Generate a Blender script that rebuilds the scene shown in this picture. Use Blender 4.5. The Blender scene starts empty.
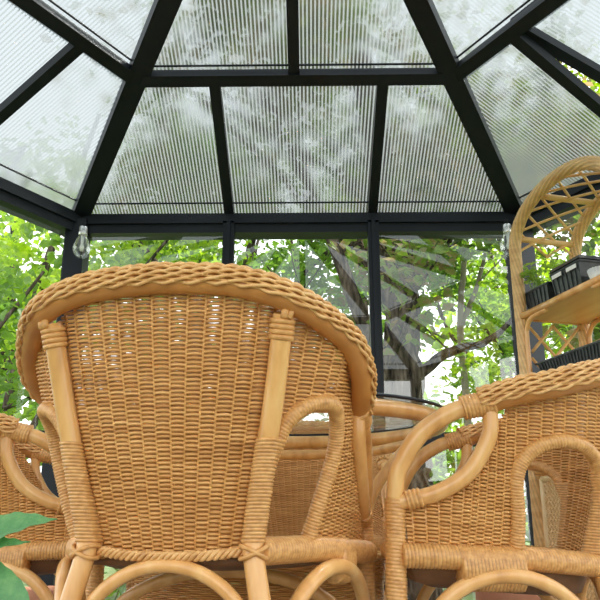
import bpy, math, random
import numpy as np
from mathutils import Vector, Matrix
random.seed(7); rng = np.random.default_rng(11)
PI = math.pi
scene = bpy.context.scene
COL = scene.collection

# ------------------------------------------------------------------ helpers
class MB:
    """collects geometry, then links it as ONE mesh object"""
    def __init__(s): s.v = []; s.f = []; s.n = 0; s.uv = None
    def add(s, v, f):
        v = np.asarray(v, float).reshape(-1, 3)
        s.v.append(v); s.f += [tuple(int(i) + s.n for i in q) for q in f]; s.n += len(v)
    def quads(s, v, f):
        v = np.asarray(v, float).reshape(-1, 3)
        s.v.append(v); s.f += (np.asarray(f) + s.n).tolist(); s.n += len(v)
    def box(s, c, d, M=None):
        x, y, z = [k / 2 for k in d]
        v = np.array([(a*x, b*y, e*z) for a in (-1, 1) for b in (-1, 1) for e in (-1, 1)])
        if M is not None: v = v @ np.array(M).T
        s.add(v + np.array(c), [(0,1,3,2),(4,6,7,5),(0,4,5,1),(2,3,7,6),(0,2,6,4),(1,5,7,3)])
    def beam(s, a, b, w, h, up=(0,0,1), off=0.0):
        """square bar from a to b; w across, h along 'up' (top face through a-b shifted by off)"""
        a = np.array(a, float); b = np.array(b, float); t = b - a; L = np.linalg.norm(t); t /= L
        u = np.array(up, float); u -= t * u.dot(t); u /= np.linalg.norm(u); sd = np.cross(t, u)
        v = []
        for p in (a, b):
            for i, j in ((-1, 0), (1, 0), (1, -1), (-1, -1)):
                v.append(p + sd * i * w / 2 + u * (j * h + off))
        s.add(v, [(3,2,1,0),(4,5,6,7),(0,1,5,4),(1,2,6,5),(2,3,7,6),(3,0,4,7)])
    def tube(s, path, r, n=10, cap=True, closed=False, sx=1.0, sz=1.0, ridge=0.0, pitch=0.005, phase=None):
        P = np.asarray(path, float); m = len(P)
        R = np.full(m, r) if np.isscalar(r) else np.asarray(r, float)
        T = np.gradient(P, axis=0) if not closed else np.roll(P, -1, 0) - np.roll(P, 1, 0)
        T /= np.linalg.norm(T, axis=1)[:, None] + 1e-12
        N = np.zeros_like(P); ref = np.array([0, 0, 1.0])
        if abs(T[0].dot(ref)) > .95: ref = np.array([0, 1.0, 0])
        k = ref - T[0] * ref.dot(T[0]); N[0] = k / np.linalg.norm(k)
        for i in range(1, m):
            k = N[i-1] - T[i] * N[i-1].dot(T[i]); N[i] = k / (np.linalg.norm(k) + 1e-12)
        B = np.cross(T, N)
        a = np.linspace(0, 2*PI, n, endpoint=False)
        rad = R[:, None] * np.ones(n)[None]
        if ridge:
            d = np.r_[0, np.cumsum(np.linalg.norm(np.diff(P, axis=0), axis=1))]
            rad = rad + ridge * (np.abs(np.sin(PI * d / pitch))[:, None] ** .7 - .7)
        V = P[:, None] + rad[..., None] * (np.cos(a)[None, :, None] * N[:, None] * sx + np.sin(a)[None, :, None] * B[:, None] * sz)
        i = np.arange(m if closed else m-1)[:, None]; j = np.arange(n)[None]
        i2 = (i+1) % m; j2 = (j+1) % n
        F = np.stack([i*n+j, i*n+j2, i2*n+j2, i2*n+j], -1).reshape(-1, 4)
        base = s.n; s.quads(V.reshape(-1, 3), F)
        if cap and not closed:
            s.f.append(tuple(base + q for q in range(n))[::-1]); s.f.append(tuple(base + (m-1)*n + q for q in range(n)))
    def coil(s, path, r, pitch=0.0052, n=10, ridge=.0022, sx=1.0, sz=1.0):
        """pole wrapped in cane: a tube with one ridge per turn"""
        P = resample(path, pitch / 4)
        s.tube(P, r, n, True, False, sx, sz, ridge, pitch)
    def lathe(s, prof, c, n=28, axis=None):
        prof = np.array(prof, float); a = np.linspace(0, 2*PI, n, endpoint=False); m = len(prof)
        V = np.stack([prof[:, 0][:, None]*np.cos(a), prof[:, 0][:, None]*np.sin(a), prof[:, 1][:, None]*np.ones(n)], -1) + np.array(c)
        i = np.arange(m-1)[:, None]; j = np.arange(n)[None]; j2 = (j+1) % n
        F = np.stack([i*n+j, i*n+j2, (i+1)*n+j2, (i+1)*n+j], -1).reshape(-1, 4)
        s.quads(V.reshape(-1, 3), F)
    def build(s, name, mat, parent=None, smooth=True):
        me = bpy.data.meshes.new(name)
        v = np.concatenate(s.v)
        me.from_pydata(v.tolist(), [], s.f, shade_flat=not smooth)
        if s.uv is not None:
            lay = me.uv_layers.new(name='uv'); U = np.asarray(s.uv, float)
            idx = np.zeros(len(me.loops), int); me.loops.foreach_get('vertex_index', idx)
            lay.data.foreach_set('uv', U[idx].ravel())
        me.materials.append(mat); me.update()
        o = bpy.data.objects.new(name, me); COL.objects.link(o)
        if parent is not None: o.parent = parent
        return o

def resample(path, step):
    P = np.asarray(path, float); d = np.r_[0, np.cumsum(np.linalg.norm(np.diff(P, axis=0), axis=1))]
    m = max(3, int(d[-1]/step)+1); t = np.linspace(0, d[-1], m)
    return np.stack([np.interp(t, d, P[:, k]) for k in range(3)], 1)
def spline(pts, n=12, closed=False):
    P = np.array(pts, float); m = len(P); out = []
    for i in range(m if closed else m-1):
        if closed: p0, p1, p2, p3 = P[(i-1) % m], P[i], P[(i+1) % m], P[(i+2) % m]
        else:
            p1, p2 = P[i], P[i+1]
            p0 = P[i-1] if i > 0 else 2*p1-p2
            p3 = P[i+2] if i < m-2 else 2*p2-p1
        # centripetal-ish catmull rom
        for k in range(n):
            t = k/n
            out.append(.5*((2*p1)+(-p0+p2)*t+(2*p0-5*p1+4*p2-p3)*t*t+(-p0+3*p1-3*p2+p3)*t**3))
    if not closed: out.append(P[-1])
    return np.array(out)
def mirror(path):
    q = np.array(path, float).copy(); q[:, 0] *= -1; return q

def tag(o, label=None, cat=None, group=None, kind=None):
    if label: o['label'] = label
    if cat: o['category'] = cat
    if group: o['group'] = group
    if kind: o['kind'] = kind
    return o
def thing(name, loc, rz=0, label=None, cat=None, group=None, kind=None):
    o = bpy.data.objects.new(name, None); o.empty_display_size = .1
    COL.objects.link(o); o.location = loc; o.rotation_euler = (0, 0, rz)
    return tag(o, label, cat, group, kind)
def copy_tree(o, parent=None):
    c = o.copy(); COL.objects.link(c)
    if parent is not None: c.parent = parent
    for ch in list(o.children): copy_tree(ch, c)
    return c

# ------------------------------------------------------------------ materials
def new_mat(name):
    m = bpy.data.materials.new(name); m.use_nodes = True; nt = m.node_tree; nt.nodes.clear()
    out = nt.nodes.new('ShaderNodeOutputMaterial'); return m, nt, out
def N(nt, t, **kw):
    n = nt.nodes.new(t)
    for k, v in kw.items():
        if k in n.inputs: n.inputs[k].default_value = v
        else: setattr(n, k, v)
    return n
def ramp(nt, stops):
    r = nt.nodes.new('ShaderNodeValToRGB'); e = r.color_ramp.elements
    while len(e) < len(stops): e.new(.5)
    for q, (p, c) in zip(e, stops): q.position = p; q.color = (*c, 1)
    return r
def mat_noise(name, stops, scale=(10,10,10), rough=.5, nscale=1.0, detail=3, bump=0.0, metal=0.0, coat=0.0, spec=.5, groove_shade=0.0):
    m, nt, out = new_mat(name)
    tc = N(nt, 'ShaderNodeTexCoord'); mp = N(nt, 'ShaderNodeMapping'); mp.inputs['Scale'].default_value = scale
    nz = N(nt, 'ShaderNodeTexNoise', Scale=nscale, Detail=detail)
    r = ramp(nt, stops); b = N(nt, 'ShaderNodeBsdfPrincipled', Roughness=rough, Metallic=metal)
    b.inputs['Coat Weight'].default_value = coat; b.inputs['Specular IOR Level'].default_value = spec
    L = nt.links.new
    L(tc.outputs['Object'], mp.inputs[0]); L(mp.outputs[0], nz.inputs['Vector']); L(nz.outputs['Fac'], r.inputs[0])
    if groove_shade:  # shade between the cane turns put into the colour: concave points darkened
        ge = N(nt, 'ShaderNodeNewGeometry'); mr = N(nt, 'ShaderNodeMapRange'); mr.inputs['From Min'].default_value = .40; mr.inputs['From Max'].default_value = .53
        mr.inputs['To Min'].default_value = 1-groove_shade; mr.inputs['To Max'].default_value = 1.0
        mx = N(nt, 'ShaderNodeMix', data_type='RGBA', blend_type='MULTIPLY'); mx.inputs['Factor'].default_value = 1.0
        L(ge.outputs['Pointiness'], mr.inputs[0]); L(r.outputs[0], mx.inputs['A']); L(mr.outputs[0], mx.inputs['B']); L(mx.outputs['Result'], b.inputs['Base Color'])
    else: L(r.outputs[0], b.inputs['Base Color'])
    L(b.outputs[0], out.inputs[0])
    if bump:
        bp = N(nt, 'ShaderNodeBump', Strength=bump, Distance=.01); L(nz.outputs['Fac'], bp.inputs['Height']); L(bp.outputs[0], b.inputs['Normal'])
    return m
M = {}
M['weave'] = mat_noise('woven_cane', [(.25,(.44,.178,.042)),(.5,(.66,.308,.084)),(.75,(.84,.46,.16))], (9,9,230), .42, 1.0, 2)
M['braid'] = mat_noise('braided_cane', [(.25,(.52,.24,.068)),(.5,(.74,.395,.135)),(.78,(.86,.55,.24))], (40,40,60), .40, 1.0, 2)
M['wrap'] = mat_noise('wrapped_cane', [(.25,(.50,.222,.06)),(.5,(.67,.325,.098)),(.75,(.79,.43,.15))], (70,70,120), .38, 1.0, 2, groove_shade=.75)
M['pole'] = mat_noise('rattan_pole', [(.22,(.54,.235,.06)),(.5,(.76,.385,.122)),(.78,(.88,.54,.21))], (26,26,5), .28, 1.0, 4, coat=.25)
M['rail'] = mat_noise('dark_rattan_pole', [(.25,(.42,.155,.03)),(.6,(.57,.235,.055)),(.8,(.64,.29,.075))], (9,9,9), .38, 1.0, 3)
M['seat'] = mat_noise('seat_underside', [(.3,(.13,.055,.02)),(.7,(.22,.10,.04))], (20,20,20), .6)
M['pale'] = mat_noise('pale_rattan', [(.25,(.74,.49,.22)),(.6,(.84,.61,.32)),(.8,(.88,.68,.40))], (30,30,30), .4, 1.0, 3)
M['shelfpole'] = mat_noise('etagere_cane', [(.25,(.64,.35,.125)),(.6,(.80,.50,.20)),(.8,(.86,.58,.28))], (25,25,60), .38, 1.0, 3, groove_shade=.6)
M['shelf'] = mat_noise('shelf_board', [(.3,(.70,.39,.14)),(.7,(.80,.50,.21))], (3,30,3), .4)
M['frame'] = mat_noise('dark_frame', [(.3,(.004,.006,.011)),(.7,(.009,.012,.020))], (4,4,4), .42, spec=.28)
M['terracotta'] = mat_noise('terracotta', [(.3,(.50,.20,.11)),(.7,(.60,.27,.16))], (9,9,9), .8, bump=.1)
M['soil'] = mat_noise('soil', [(.3,(.03,.02,.012)),(.7,(.07,.045,.03))], (60,60,60), .95, bump=.5)
M['blackplastic'] = mat_noise('seed_tray_plastic', [(.3,(.008,.010,.011)),(.7,(.035,.042,.045))], (30,30,30), .35)
M['bark'] = mat_noise('bark', [(.35,(.012,.009,.007)),(.5,(.075,.056,.042)),(.68,(.19,.15,.12))], (20,20,4), .95, 1.4, 6, bump=1.0, spec=.1)
M['palebark'] = mat_noise('pale_bark', [(.3,(.22,.18,.14)),(.7,(.42,.37,.31))], (6,6,3), .9, 1.0, 5, bump=.3)
M['stone'] = mat_noise('paving', [(.3,(.16,.15,.14)),(.7,(.28,.26,.24))], (3,3,3), .9, bump=.2)
M['grass'] = mat_noise('lawn', [(.3,(.05,.09,.02)),(.55,(.11,.17,.045)),(.75,(.25,.26,.12))], (3,3,3), .95, 2.0, 6, bump=.5)
M['silver'] = mat_noise('silver_cap', [(.3,(.6,.6,.6)),(.7,(.75,.75,.74))], (9,9,9), .25, metal=.75)
M['white'] = mat_noise('white_label', [(.3,(.8,.8,.78)),(.7,(.88,.88,.86))], (9,9,9), .6)
M['stem'] = mat_noise('green_stem', [(.3,(.10,.20,.04)),(.7,(.20,.33,.09))], (9,9,9), .5)

def leaf_mat(name, stops, trans=.45, rough=.45, scale=2.3):
    m, nt, out = new_mat(name); L = nt.links.new
    tc = N(nt, 'ShaderNodeTexCoord'); nz = N(nt, 'ShaderNodeTexNoise', Scale=scale, Detail=6, Roughness=.75)
    r = ramp(nt, stops); L(tc.outputs['Object'], nz.inputs['Vector']); L(nz.outputs['Fac'], r.inputs[0])
    b = N(nt, 'ShaderNodeBsdfPrincipled', Roughness=rough); t = N(nt, 'ShaderNodeBsdfTranslucent'); mx = N(nt, 'ShaderNodeMixShader', Fac=trans)
    hs = N(nt, 'ShaderNodeHueSaturation', Saturation=1.1, Value=1.8)
    L(r.outputs[0], b.inputs['Base Color']); L(r.outputs[0], hs.inputs['Color']); L(hs.outputs[0], t.inputs[0])
    L(b.outputs[0], mx.inputs[1]); L(t.outputs[0], mx.inputs[2]); L(mx.outputs[0], out.inputs[0]); return m
M['leaf_bright'] = leaf_mat('leaf_bright', [(.3,(.09,.17,.015)),(.5,(.25,.38,.04)),(.72,(.52,.62,.10))])
M['leaf_mid'] = leaf_mat('leaf_mid', [(.3,(.04,.095,.015)),(.5,(.13,.24,.035)),(.72,(.32,.45,.08))])
M['leaf_dark'] = leaf_mat('leaf_dark', [(.3,(.02,.05,.012)),(.5,(.05,.10,.025)),(.72,(.12,.19,.05))])
M['leaf_olive'] = leaf_mat('leaf_olive', [(.36,(.035,.06,.012)),(.48,(.16,.25,.04)),(.54,(.22,.17,.08)),(.68,(.40,.27,.16))])
M['leaf_house'] = leaf_mat('leaf_house', [(.3,(.05,.17,.055)),(.5,(.09,.26,.085)),(.72,(.17,.36,.12))], .25, .4, 40)
M['leaf_seed'] = leaf_mat('leaf_seed', [(.3,(.20,.34,.05)),(.7,(.42,.58,.13))], .35, .45, 9)

def glass_mat(name, refl, tint, rough=0.0, graze=.5):
    m, nt, out = new_mat(name); L = nt.links.new
    tr = N(nt, 'ShaderNodeBsdfTransparent'); tr.inputs[0].default_value = (*tint, 1)
    gl = N(nt, 'ShaderNodeBsdfGlossy', Roughness=rough); gl.inputs[0].default_value = (1,1,1,1)
    fr = N(nt, 'ShaderNodeLayerWeight', Blend=.35); ma = N(nt, 'ShaderNodeMath', operation='MULTIPLY_ADD')
    ma.inputs[1].default_value = graze; ma.inputs[2].default_value = refl
    mx = N(nt, 'ShaderNodeMixShader'); L(fr.outputs['Fresnel'], ma.inputs[0]); L(ma.outputs[0], mx.inputs[0])
    L(tr.outputs[0], mx.inputs[1]); L(gl.outputs[0], mx.inputs[2]); L(mx.outputs[0], out.inputs[0]); return m
M['glass'] = glass_mat('window_glazing', .12, (.92,.95,.94))
M['sideglass'] = glass_mat('side_glazing', .02, (.96,.98,.97))
M['bulbglass'] = glass_mat('bulb_glass', .06, (.93,.95,.95), .02)
M['tableglass'] = glass_mat('table_glass', .03, (.92,.94,.92), 0.0, .3)

def poly_mat():
    """twin-wall polycarbonate: fine ribs down the slope (UV.x is metres across the sheet)"""
    m, nt, out = new_mat('twinwall_polycarbonate'); L = nt.links.new
    uv = N(nt, 'ShaderNodeUVMap', uv_map='uv'); sp = N(nt, 'ShaderNodeSeparateXYZ'); L(uv.outputs[0], sp.inputs[0])
    k = N(nt, 'ShaderNodeMath', operation='MULTIPLY'); k.inputs[1].default_value = 2*PI/.0160; L(sp.outputs[0], k.inputs[0])
    si = N(nt, 'ShaderNodeMath', operation='SINE'); L(k.outputs[0], si.inputs[0])
    mr = N(nt, 'ShaderNodeMapRange'); mr.inputs['From Min'].default_value = -.1; mr.inputs['From Max'].default_value = .6
    mr.inputs['To Min'].default_value = .06; mr.inputs['To Max'].default_value = .80; L(si.outputs[0], mr.inputs[0])
    tr = N(nt, 'ShaderNodeBsdfTransparent'); tr.inputs[0].default_value = (.315,.338,.342,1)
    rf = N(nt, 'ShaderNodeBsdfRefraction', Roughness=.30, IOR=1.10); rf.inputs[0].default_value = (.315,.338,.342,1)
    c = N(nt, 'ShaderNodeMixShader', Fac=.72); L(tr.outputs[0], c.inputs[1]); L(rf.outputs[0], c.inputs[2])
    tl = N(nt, 'ShaderNodeBsdfTranslucent'); tl.inputs[0].default_value = (.19,.208,.212,1)
    df = N(nt, 'ShaderNodeBsdfDiffuse'); df.inputs[0].default_value = (.30,.32,.325,1)
    w = N(nt, 'ShaderNodeMixShader', Fac=.25); L(tl.outputs[0], w.inputs[1]); L(df.outputs[0], w.inputs[2])
    mx = N(nt, 'ShaderNodeMixShader'); L(mr.outputs[0], mx.inputs[0]); L(c.outputs[0], mx.inputs[1]); L(w.outputs[0], mx.inputs[2])
    L(mx.outputs[0], out.inputs[0]); return m
M['poly'] = poly_mat()

# ------------------------------------------------------------------ the setting: ground, floor, gazebo
GC = np.array([-.0644, 1.5823]); S_ = 2.2; EZ = 1.952; AZ = 2.700
AP = S_*.8660254
ang0 = [60, 0, -60, -120, 180, 120]      # FR, R, NR, NL, L, FL
def corner(i, k=1.0): a = math.radians(ang0[i % 6]); return np.array([GC[0]+S_*k*math.cos(a), GC[1]+S_*k*math.sin(a)])
FR, RR, NR, NL, LL, FL = [corner(i) for i in range(6)]
APEX = np.array([GC[0], GC[1], AZ])
mb = MB(); mb.box((0, 9, -.06), (70, 70, .04)); tag(mb.build('ground', M['grass'], smooth=False), kind='structure')
mb = MB(); ring = [(*corner(i, 1.04), 0) for i in range(6)]
v = [(x, y, z) for z in (-.05, 0) for x, y, _ in ring]
mb.add(v, [tuple(range(6)), tuple(range(11, 5, -1))] + [(i, (i+1) % 6, 6+(i+1) % 6, 6+i) for i in range(6)])
tag(mb.build('floor', M['stone'], smooth=False), kind='structure')

def roofpt(i, j, s, t):
    """point on the roof sector between corners i and j; s 0..1 along the eave, t 0 apex .. 1 eave"""
    a = np.array([*corner(i), EZ]); b = np.array([*corner(j), EZ]); e = a + (b-a)*s
    return APEX + (e-APEX)*t
sectors = [('front', 5, 0), ('right', 0, 1), ('near_right', 1, 2), ('near', 2, 3), ('near_left', 3, 4), ('left', 4, 5)]
TP = .607
ceil = thing('ceiling', (GC[0], GC[1], AZ), kind='structure')
cl = np.array([GC[0], GC[1], AZ])
def rel(p): return np.array(p)-cl
fr = MB()
for k in range(6):                        # hip rafters
    a = np.array([*corner(k), EZ]); fr.beam(rel(a), rel(APEX), .085, .055, off=.012)
nrm = {}
for nm, i, j in sectors:
    a, b = np.array([*corner(i), EZ]), np.array([*corner(j), EZ]); n = np.cross(b-a, APEX-a); n /= np.linalg.norm(n)
    if n[2] < 0: n = -n
    nrm[nm] = n
    # purlin
    fr.beam(rel(roofpt(i, j, 0, TP)), rel(roofpt(i, j, 1, TP)), .055, .045, up=n, off=.006)
    # eave ring beam and gutter lip
    ins = np.array([*GC, 0]) - (a+b)/2; ins[2] = 0; ins /= np.linalg.norm(ins)
    fr.beam(rel(a + [0,0,-.018]), rel(b + [0,0,-.018]), .06, .052)
    fr.beam(rel(a - ins*.035 + [0,0,-.066]), rel(b - ins*.035 + [0,0,-.066]), .10, .050)
    # thin closure bars across the sheets above the eave and above the purlin
    for tt in (.972, TP-.022): fr.beam(rel(roofpt(i, j, .0, tt)), rel(roofpt(i, j, 1, tt)), .007, .006, up=n, off=.010)
    # lower ribs (two), upper rib (one); ribs follow the slope
    for s in (.345, .672): fr.beam(rel(roofpt(i, j, s, 1)), rel(roofpt(i, j, .5+(s-.5)*.985/TP, TP)), .047, .04, up=n, off=.010)
    fr.beam(rel(roofpt(i, j, .5, TP)), rel(roofpt(i, j, .5, .06)), .047, .04, up=n, off=.010)
fr.lathe([(0,-.06),(.14,-.05),(.16,-.02),(.15,.03),(0,.05)], (0,0,0), 6)
fr.build('roof_frame', M['frame'], ceil, smooth=False)
def sheet(nm, i, j, corners_st, name='roof_panel', parent=ceil, origin=cl, lift=.012):
    """polycarbonate sheet (thin slab) with UV metres across the slope"""
    n = nrm[nm]; P = [roofpt(i, j, s, t) for s, t in corners_st]
    a, b = np.array([*corner(i), EZ]), np.array([*corner(j), EZ]); ex = (b-a)/np.linalg.norm(b-a)
    top = [p + n*(lift) for p in P]
    m = MB(); m.add([p-origin for p in top], [(0,1,2,3)])
    m.uv = [((p-a).dot(ex), (p-a).dot(np.cross(n, ex))) for p in top]
    return m.build(name, M['poly'], parent, smooth=False)
for nm, i, j in sectors:
    R3 = [(0, .345), (.345, .672), (.672, 1)]
    for q, (s0, s1) in enumerate(R3):
        if nm == 'right' and q == 1: continue        # open vent here
        sheet(nm, i, j, [(s0, 1.02), (s1, 1.02), (.5+(s1-.5)*.985/TP if s1 < 1 else 1, TP), (.5+(s0-.5)*.985/TP if s0 > 0 else 0, TP)])
    for s0, s1 in ((0, .5), (.5, 1)):
        sheet(nm, i, j, [(s0, TP+.03), (s1, TP+.03), (s1, .05), (s0, .05)], lift=.02)
# the open roof vent on the right: hinged on the purlin, its lower edge swung outwards
i, j = 0, 1; n = nrm['right']
hp = roofpt(i, j, .5, TP); vent = thing('roof_vent', hp, 0, 'open black-framed roof vent flap at upper right, tilted outward to the sky', 'roof vent')
A_, B_ = roofpt(i, j, .345+.012, 1), roofpt(i, j, .672-.012, 1); C_, D_ = roofpt(i, j, .5+.172*.93/TP, TP), roofpt(i, j, .5-.155*.93/TP, TP)
axis = (roofpt(i, j, 1, TP)-roofpt(i, j, 0, TP)); axis /= np.linalg.norm(axis)
Rm = np.array(Matrix.Rotation(math.radians(-13), 3, Vector(axis)))
tst = Rm @ (A_-hp)
if (tst-(A_-hp)).dot(n) < 0: Rm = Rm.T
Q = [Rm @ (p-hp) + n*.02 for p in (A_, B_, C_, D_)]; nv = Rm @ n
fm = MB()
for a, b in ((0,1),(1,2),(2,3),(3,0)): fm.beam(Q[a], Q[b], .05, .035, up=nv, off=.01)
fm.build('vent_frame', M['frame'], vent, smooth=False)
vp = MB(); vp.add([q+nv*.012 for q in Q], [(0,1,2,3)]); ex = (Q[1]-Q[0])/np.linalg.norm(Q[1]-Q[0])
vp.uv = [((q-Q[0]).dot(ex), 0) for q in Q]; vp.build('vent_panel', M['poly'], vent, smooth=False)
st = MB(); st.beam(roofpt(i, j, .5, .97)-hp, (Q[0]+Q[1])/2, .012, .012); st.build('vent_arm', M['frame'], vent, smooth=False)

# walls: posts, mid rails, sills; panes are windows of their own
RAILZ = .845; wn = 1
for nm, i, j in sectors:
    a, b = corner(i), corner(j); d = (b-a)/S_; inn = (GC-(a+b)/2); inn /= np.linalg.norm(inn)
    w = MB()
    w.beam((*(a+d*.0), 0), (*(a+d*.0), EZ-.05), .10, .10, up=(*inn, 0), off=.05)
    for s in (.345, .672):
        if nm == 'near': s = .28 if s < .5 else .72
        p = a + d*S_*s; w.beam((*p, 0), (*p, EZ-.06), .055, .055, up=(*inn, 0), off=.03)
        w.beam((*(p+inn*.035), 0), (*(p+inn*.035), EZ-.06), .018, .012, up=(*inn, 0), off=.006)
    segs = [(0, 1)] if nm != 'near' else [(0, .28), (.72, 1)]
    for s0, s1 in segs:
        for z, h in ((RAILZ, .062), (.09, .09)):
            w.beam((*(a+d*S_*s0), z), (*(a+d*S_*s1), z), .045, h)
    o = w.build('wall_' + nm, M['frame'], smooth=False); tag(o, kind='structure')
    bays = [(.02, .333), (.357, .66), (.684, .98)] if nm != 'near' else [(.02, .27), (.73, .98)]
    for s0, s1 in bays:
        g = MB(); p, q = a+d*S_*s0-inn*.012, a+d*S_*s1-inn*.012
        g.add([(*p, .08), (*q, .08), (*q, EZ-.09), (*p, EZ-.09)], [(0,1,2,3)])
        o = g.build(f'window_{wn}', M['glass' if nm == 'front' else 'sideglass'], smooth=False); wn += 1; tag(o, kind='structure')

# ------------------------------------------------------------------ rattan tub armchairs
def make_chair(label, shear=0.0, dza=0.0, dzA=0.0, dzf=0.0, sleeve=(.35,.70), group=None, foot=.19, dzr=0.0, dish=0.0):
    root = thing('rattan_armchair', (0,0,0), 0, label, 'armchair', group)
    ZR, ZF = .391, .376
    RB = (.152, 0, ZR); RT = (.218, -.082, .784)
    FT = (.315, .422, .46+dzf); AB = (.322, .238, .666+dza)
    YF = .422
    def warp(o):
        me = o.data; n = len(me.vertices); c = np.zeros(n*3); me.vertices.foreach_get('co', c); c = c.reshape(-1, 3)
        if shear:
            w = np.clip(c[:, 2]/.33, 0, 1); w = w*w*(3-2*w); c[:, 2] += shear*(c[:, 1]-YF)*w
            me.vertices.foreach_set('co', c.ravel()); me.update()
        return o
    def B(mb, name, mat, parent=root, **kw): return warp(mb.build(name, M[mat], parent, **kw))
    # ---- rim line (right half, front binding -> back centre), then mirrored
    half = [AB, (.336, .103+.05, .70+dza*.6), (.336, .095, .730+dza*.3+dzr*.5), (.315, .03, .770+dzr), (.238, -.085, .810+dzr), (.137, -.120, .839+dzr), (0, -.131, .848+dzr)]
    hr = spline(half, 14)
    rim = np.concatenate([hr, mirror(hr[::-1])[1:]])
    rim = resample(rim, .006)
    mb = MB(); mb.tube(rim, .0225, 12); B(mb, 'top_rail', 'rail')
    # braid over the rim: strands running along it, weaving in and out
    mb = MB(); P = rim + [0, 0, .004]; T = np.gradient(P, axis=0); T /= np.linalg.norm(T, axis=1)[:, None]
    cen = np.array([0, .12, 0]); out = P-cen; out[:, 2] = 0; out -= T*np.sum(out*T, 1)[:, None]; out /= np.linalg.norm(out, axis=1)[:, None]
    up = np.cross(T, out); up *= np.sign(up[:, 2])[:, None]
    d = np.r_[0, np.cumsum(np.linalg.norm(np.diff(P, axis=0), axis=1))]
    K = 17
    for k in range(K):
        ph = math.radians(-28 + 205*k/(K-1))
        lam = .046
        w = 2*PI*d/lam + (k % 2)*PI + (k//2)*.5
        rr = .0258 + .0034*np.sin(w); a = ph + .085*np.cos(w)
        Q = P + out*(np.cos(a)*rr)[:, None] + up*(np.sin(a)*rr)[:, None]
        mb.tube(Q, .0034, 6)
    B(mb, 'braided_edge', 'braid')
    # ---- woven shell between the seat line S and the rim line T
    Sh = [(.299,.400),(.290,.345),(.282,.300),(.272,.270),(.245,.200),(.219,.140),(.180,.073),(.140,.034),(.075,.010),(0,.003)]
    Th = [(.300,.402,.447+dzf),(.304,.34,.485),(.306,.275,.535),(.306,.24,.60),(.308,.165,.695+dza*.5),(.309,.10,.726+dzr*.5),(.305,.035,.764+dzr),(.222,-.050,.804+dzr),(.132,-.104,.832+dzr),(0,-.115,.841+dzr)]
    Sh3 = spline([(x, y, 0) for x, y in Sh], 16); Th3 = spline(Th, 16)
    Sf = np.concatenate([Sh3, mirror(Sh3[::-1])[1:]]); Tf = np.concatenate([Th3, mirror(Th3[::-1])[1:]])
    zs = lambda y: ZR + (ZF-ZR)*np.clip(y/.42, 0, 1) - .008
    Sf[:, 2] = zs(Sf[:, 1])
    du = .5*np.linalg.norm(np.diff(Sf, axis=0), axis=1) + .5*np.linalg.norm(np.diff(Tf, axis=0), axis=1)
    U = np.r_[0, np.cumsum(du)]; UL = U[-1]
    def ev(u, z):
        """point and outward normal on the shell at arc position u, height z"""
        u = np.asarray(u, float); s = np.stack([np.interp(u, U, Sf[:, q]) for q in range(3)], -1); t = np.stack([np.interp(u, U, Tf[:, q]) for q in range(3)], -1)
        w = (z-s[..., 2])/(t[..., 2]-s[..., 2]+1e-9); w_ = np.clip(w, -.05, 1.05)
        p = s + (t-s)*w_[..., None]; bul = .010*np.sin(PI*np.clip(w_, 0, 1))
        e = 1e-3
        s2 = np.stack([np.interp(u+e, U, Sf[:, q])-np.interp(u-e, U, Sf[:, q]) for q in range(2)], -1); t2 = np.stack([np.interp(u+e, U, Tf[:, q])-np.interp(u-e, U, Tf[:, q]) for q in range(2)], -1)
        tg = s2 + (t2-s2)*w_[..., None]; nn = np.stack([tg[..., 1], -tg[..., 0]], -1); nn /= np.linalg.norm(nn, axis=-1)[..., None]+1e-12
        nn = np.concatenate([nn, np.zeros(nn.shape[:-1]+(1,))], -1)
        c = np.array([0, .2, 0]); sg = np.sign(np.sum((p-c)*nn, -1)); sg[sg == 0] = 1; nn = nn*sg[..., None]
        p = p + nn*bul[..., None]; p[..., 2] = z
        return p, nn, w
    # arch opening in (u, z): foot near the middle of the side rail, other foot at the rear pole
    uf = np.interp(-foot, -Sf[:len(Sh3), 1], U[:len(Sh3)]); ur = np.interp(-.034, -Sf[:len(Sh3), 1], U[:len(Sh3)])
    zt = .640+dzA; uc = (uf+ur)/2 - .012; ha = (ur-uf)/2; hz = .085
    def arch_uv():
        pts = [(uf, ZR-.02), (uf-.004, .46), (uc-ha, zt-hz-.02)]
        for t in np.linspace(PI, .25, 16): pts.append((uc+ha*math.cos(t), zt-hz+hz*math.sin(t)))
        pts += [(ur+.004, .52), (ur+.008, .44), (ur+.004, ZR)]
        return np.array(pts)
    AU = arch_uv()
    def inside(u, z):
        u = np.minimum(u, UL-u); lo = np.where(z > zt-hz, uc-ha*np.sqrt(np.clip(1-((z-zt+hz)/hz)**2, 0, 1)), uf-.003)
        hi = np.where(z > zt-hz, uc+ha*np.sqrt(np.clip(1-((z-zt+hz)/hz)**2, 0, 1)), ur+.004)
        return (z < zt) & (u > lo) & (u < hi)
    mb = MB(); stake = .0262; ns = int(UL/stake); stake = UL/ns; sub = 4
    us = (np.arange(ns*sub+1))*stake/sub; us[-1] = UL
    pitch = .0037; z0 = .372; rows = int((.86-z0)/pitch)
    quad = np.array([[0,1,5,4],[1,2,6,5],[2,3,7,6],[3,0,4,7]])
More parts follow.
